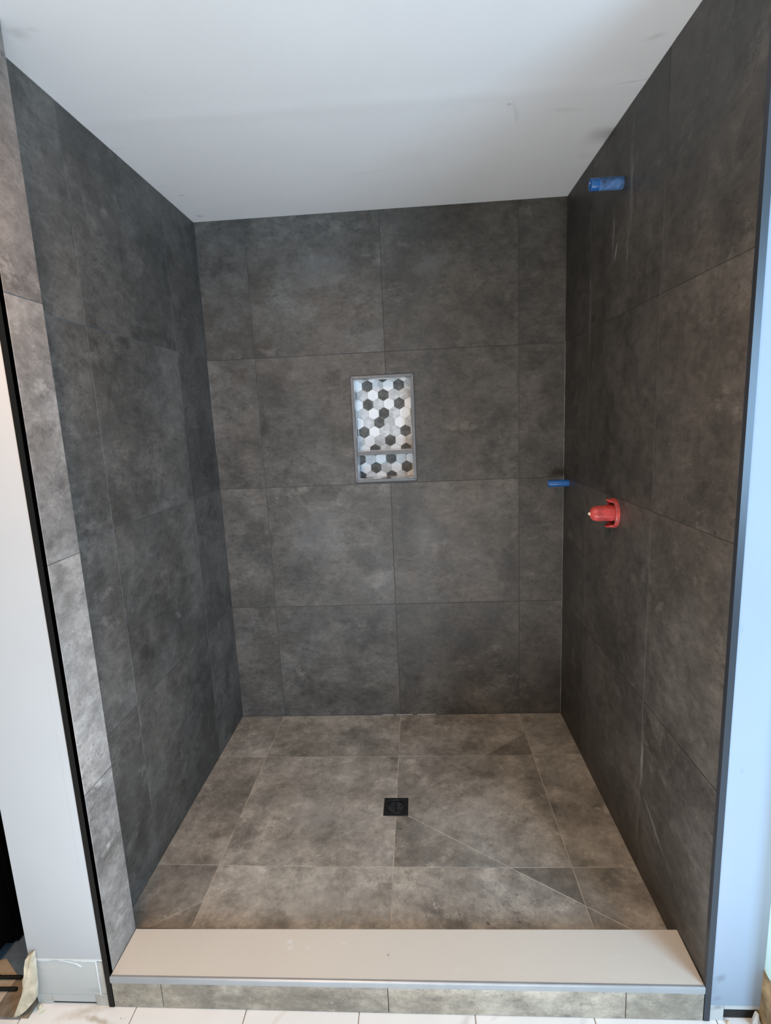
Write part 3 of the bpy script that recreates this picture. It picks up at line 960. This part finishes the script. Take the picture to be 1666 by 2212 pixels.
loops('frame_plate', [ring_square(HS, zt - 0.006), ring_square(HS, zt - 0.0006), ring_square(HS - 0.0006, zt), ring_round(RC, zt), ring_round(RC - 0.001, zt - 0.001), ring_round(RC - 0.001, zt - 0.012)], MAT['drain_black'], dr)
loops('rim_ring', [ring_round(0.0388, zt - 0.010), ring_round(0.0388, zt + 0.0004), ring_round(0.0380, zt + 0.0012), ring_round(0.0345, zt + 0.0012), ring_round(0.0335, zt + 0.0002), ring_round(0.0335, zt - 0.010)], MAT['drain_black'], dr, smooth=True)
loops('strainer', [ring_round(0.0336, zt - 0.0085), ring_round(0.0336, zt - 0.0055), ring_round(0.030, zt - 0.0040), ring_round(0.022, zt - 0.0050)], MAT['drain_grey'], dr, True, True)
boxes('handle', [(DX - 0.0038, DX + 0.0038, DY - 0.024, DY + 0.024, zt - 0.0065, zt + 0.0005)], MAT['drain_black'], dr, 0.002)
for k, (a, r) in enumerate(((0.35, .019), (2.7, .020), (3.7, .017), (5.5, .021))):
    x, y = DX + r * math.cos(a), DY + r * math.sin(a)
    Vv, Ff = lathe([(0, 0.0001), (0, 0.0042), (0.0016, 0.0036), (0.0016, 0.0001)], (x, y, zt - 0.0056), (0, 0, 1), 12)
    recalc(mesh_obj('strainer_hole_rim', Vv, Ff, MAT['drain_black'], dr))
for a in (math.radians(8), math.radians(172), math.radians(268), math.radians(88)):
    c, s = math.cos(a), math.sin(a)
    P = lambda u, w, z: (DX + c * u - s * w, DY + s * u + c * w, z)
    V = [P(u, w, z) for u in (0.0335, 0.0415) for w in (-0.0028, 0.0028) for z in (zt - 0.001, zt + 0.0020)]
    recalc(mesh_obj('tab', V, box_data(0, 1, 0, 1, 0, 1)[1], MAT['drain_grey'], dr))

# ------------------------------------------------------------------ blue pipe stubs on the right wall
def pipe_stub(y, z, length, r, label, dusty, tilt=0.0):
    base = Vector((XR, y, z))
    ax = Vector((-1, 0, tilt)).normalized()
    t = empty('pipe_stub', base)
    tag(t, label, 'pipe', 'blue capped pipe stubs on the right wall')
    a = length * (0.74 if dusty else 0.97)
    pr = [(a, r), (length - 0.0012, r), (length, r - 0.0008), (length, r - 0.0030), (length - 0.001, r - 0.0036), (length - 0.014, r - 0.0038)]
    pr0 = [(-0.004, r * 1.0), (a, r)]
    V, F = lathe(pr if dusty else pr0[:1] + pr[1:], base, ax, 32)
    recalc(mesh_obj('sleeve', V, F, MAT['blue'], t), True)
    V, F = lathe([(length - 0.014, r - 0.0038), (length - 0.016, 0.0005)], base, ax, 32)
    recalc(mesh_obj('plug', V, F, MAT['blue_dark'], t), True)
    if dusty:
        V, F = lathe([(-0.004, r * 1.03), (0.004, r * 1.05), (0.012, r * 1.02), (a - 0.001, r * 1.01), (a, r)], base, ax, 32)
        rr = random.Random(5)
        V = [v + Vector((rr.uniform(-1, 1) * .0006, rr.uniform(-1, 1) * .0006, rr.uniform(-1, 1) * .0006)) for v in V]
        c = recalc(mesh_obj('mortar_collar', V, F, MAT['blue_dusty'], t), True)
        c['label'] = 'pale mortar-smeared collar'
    return t


pipe_stub(-0.6335, 2.2281, 0.1015, 0.0185, 'blue pipe stub high on the right wall, smeared with pale mortar', True, 0.01)
pipe_stub(-0.0774, 1.1921, 0.0900, 0.0160, 'clean blue pipe stub low beside the back corner, left of the red guard', False)

# ------------------------------------------------------------------ red valve guard
vg = empty('valve_guard', (XR, -0.6517, 1.1555))
tag(vg, 'red plastic shower valve guard with open flange on the right wall', 'valve guard')
vc, ax = Vector((XR, -0.6517, 1.1555)), Vector((-1, 0, 0))
V, F = lathe([(-0.004, 0.0285), (0.060, 0.0275), (0.068, 0.0262), (0.076, 0.0225), (0.082, 0.0160), (0.0850, 0.0080), (0.0855, 0.0003)], vc, ax, 36)
# shallow flutes along the barrel
V2 = []
for i, v in enumerate(V):
    d = v - vc
    s = d.dot(ax)
    rad = d - ax * s
    t = 2 * math.pi * (i % 36) / 36
    V2.append(vc + ax * s + rad * (1 - 0.035 * (0.5 + 0.5 * math.cos(6 * t)) * (1 if s < 0.07 else 0.3)))
recalc(mesh_obj('barrel', V2, F, MAT['red'], vg), True)
V, F = lathe([(0.0845, 0.0060), (0.089, 0.0052), (0.0915, 0.0030), (0.092, 0.0003)], vc, ax, 16)
tp = recalc(mesh_obj('nipple', V, F, MAT['cream_plastic'], vg), True)
tp['label'] = 'small cream tip'
V, F = lathe([(0.000, 0.0520), (0.009, 0.0520), (0.0125, 0.0505), (0.0135, 0.0480), (0.0125, 0.0455), (0.009, 0.0440), (0.000, 0.0440)], vc, ax, 44, True)
recalc(mesh_obj('flange', V, F, MAT['red'], vg), True)
# bridges from barrel to flange: left, right, and two curled lugs above and below
for ang in (0.0, math.pi):
    c, s = math.cos(ang), math.sin(ang)
    P = lambda u, w, z: vc + ax * z + Vector((0, c * u - s * w, s * u + c * w))
    V = [P(u, w, z) for u in (0.025, 0.047) for w in (-0.017, 0.017) for z in (0.001, 0.008)]
    recalc(mesh_obj('bridge', V, box_data(0, 1, 0, 1, 0, 1)[1], MAT['red'], vg))
for ang in (math.pi / 2, -math.pi / 2):
    V, F = [], []
    n = 10
    for i in range(n + 1):
        t = ang - 0.55 + 1.1 * i / n
        lift = 0.020 * math.sin(math.pi * i / n) ** 0.5 if 0 < i < n else 0.0
        for rad, z in ((0.0475, 0.010), (0.0510, 0.010), (0.0495, 0.011 + lift), (0.0465, 0.011 + lift)):
            V.append(vc + ax * z + Vector((0, math.cos(t) * rad, math.sin(t) * rad)))
    for i in range(n):
        for j in range(4):
            F.append((i * 4 + j, i * 4 + (j + 1) % 4, i * 4 + 4 + (j + 1) % 4, i * 4 + 4 + j))
    F += [(0, 1, 2, 3), (n * 4 + 3, n * 4 + 2, n * 4 + 1, n * 4)]
    recalc(mesh_obj('lug', V, F, MAT['red'], vg), True)

# ------------------------------------------------------------------ left side room: black cabinet, two black rods, torn plaster
cb = empty('black_cabinet', (-0.60, -0.70, ZO))
tag(cb, 'tall black cabinet in the dark behind the left wall end', 'cabinet')
boxes('carcass', [(-0.90, -0.345, -1.20, -0.20, ZO + 0.0005, 2.0)], MAT['black'], cb, 0.003)
boxes('door', [(-0.345, -0.331, -1.195, -0.72, ZO + 0.006, 0.30)], MAT['black'], cb, 0.003)
boxes('door', [(-0.345, -0.331, -1.195, -0.72, 0.31, 1.99)], MAT['black'], cb, 0.003)
boxes('side_board', [(-0.90, -0.331, -1.33, -1.20, 0.0, 2.0)], MAT['black'], cb, 0.002)
for (xa, ya, xb, yb2, lab) in ((-0.318, -1.3080, -0.235, -1.3060, 'black rod on the tan floor, nearer the cabinet'), (-0.300, -1.3400, -0.225, -1.3385, 'black rod on the tan floor, nearer the white tiles')):
    a, b = Vector((xa, ya, ZO + 0.0095)), Vector((xb, yb2, ZO + 0.0095))
    L_ = (b - a).length
    V, F = lathe([(-0.002, 0.0004), (0, 0.0055), (0.006, 0.0068), (0.013, 0.0068), (0.018, 0.0050), (L_ - 0.002, 0.0050), (L_, 0.0040), (L_, 0.0003)], a, b - a, 16)
    ro = recalc(mesh_obj('black_rod', V, F, MAT['black_rod'], None, a), True)
    tag(ro, lab, 'rod', 'black rods on the side room floor')


def chunk(name, pts, y, thick, mat, lean=0.0, seed=1):
    """a broken flat piece: outline in x,z, real thickness, ragged on both faces"""
    rr = random.Random(seed)
    k = len(pts)
    z0 = min(p[1] for p in pts)
    V = []
    for d, sh in ((0, 0.0), (thick, 0.0)):
        for x, z in pts:
            V.append((x + rr.uniform(-.0015, .0015), y + d + lean * (z - z0) + rr.uniform(-.0015, .0015), max(z, ZO + 0.0005)))
    cx, cz = sum(p[0] for p in pts) / k, sum(p[1] for p in pts) / k
    V += [(cx, y - 0.004 + lean * (cz - z0), cz), (cx, y + thick + lean * (cz - z0), cz)]
    F = []
    for i in range(k):
        j = (i + 1) % k
        F += [(i, j, k + j, k + i), (j, i, 2 * k), (k + i, k + j, 2 * k + 1)]
    return recalc(mesh_obj(name, V, F, mat))


ch = chunk('plaster_scrap', [(-0.1845, -0.045), (-0.168, -0.040), (-0.147, -0.025), (-0.1225, 0.004), (-0.1165, 0.040), (-0.1165, 0.086), (-0.1150, 0.139), (-0.124, 0.134), (-0.139, 0.121), (-0.143, 0.100), (-0.1400, 0.085), (-0.1525, 0.062), (-0.152, 0.040), (-0.160, 0.008), (-0.162, -0.012), (-0.178, -0.034)], -1.404, 0.013, MAT['plaster'], 0.10, 4)
tag(ch, 'torn cream plaster scrap leaning on the left wall end', 'scrap')
wc = chunk('drywall_chip', [(1.7670, -0.046), (1.7930, -0.046), (1.7870, -0.028), (1.7800, -0.008), (1.7755, -0.011), (1.7700, -0.030)], -1.385, 0.006, MAT['white_chip'], 0.1, 9)
tag(wc, 'white pointed drywall chip on the floor by the right wall end', 'scrap')
for i, (x, y, s, lab) in enumerate(((1.7130, -1.3780, 0.006, 'small cream plaster crumb under the right wall end'), (-0.128, -1.379, 0.007, 'small cream plaster crumb beside the torn scrap'))):
    V, F = lathe([(0, 0.0005), (0, s), (s * 0.7, s * 0.9), (s * 1.2, s * 0.5), (s * 1.3, 0.0003)], (x, y, ZO + 0.0002), (0, 0, 1), 7)
    rr = random.Random(i)
    V = [(v[0] + rr.uniform(-.2, .2) * s, v[1] + rr.uniform(-.2, .2) * s, v[2] if v[2] < ZO + 0.001 else v[2] + rr.uniform(-.2, .2) * s) for v in V]
    tag(recalc(mesh_obj('plaster_crumb', V, F, MAT['plaster'])), lab, 'crumb')
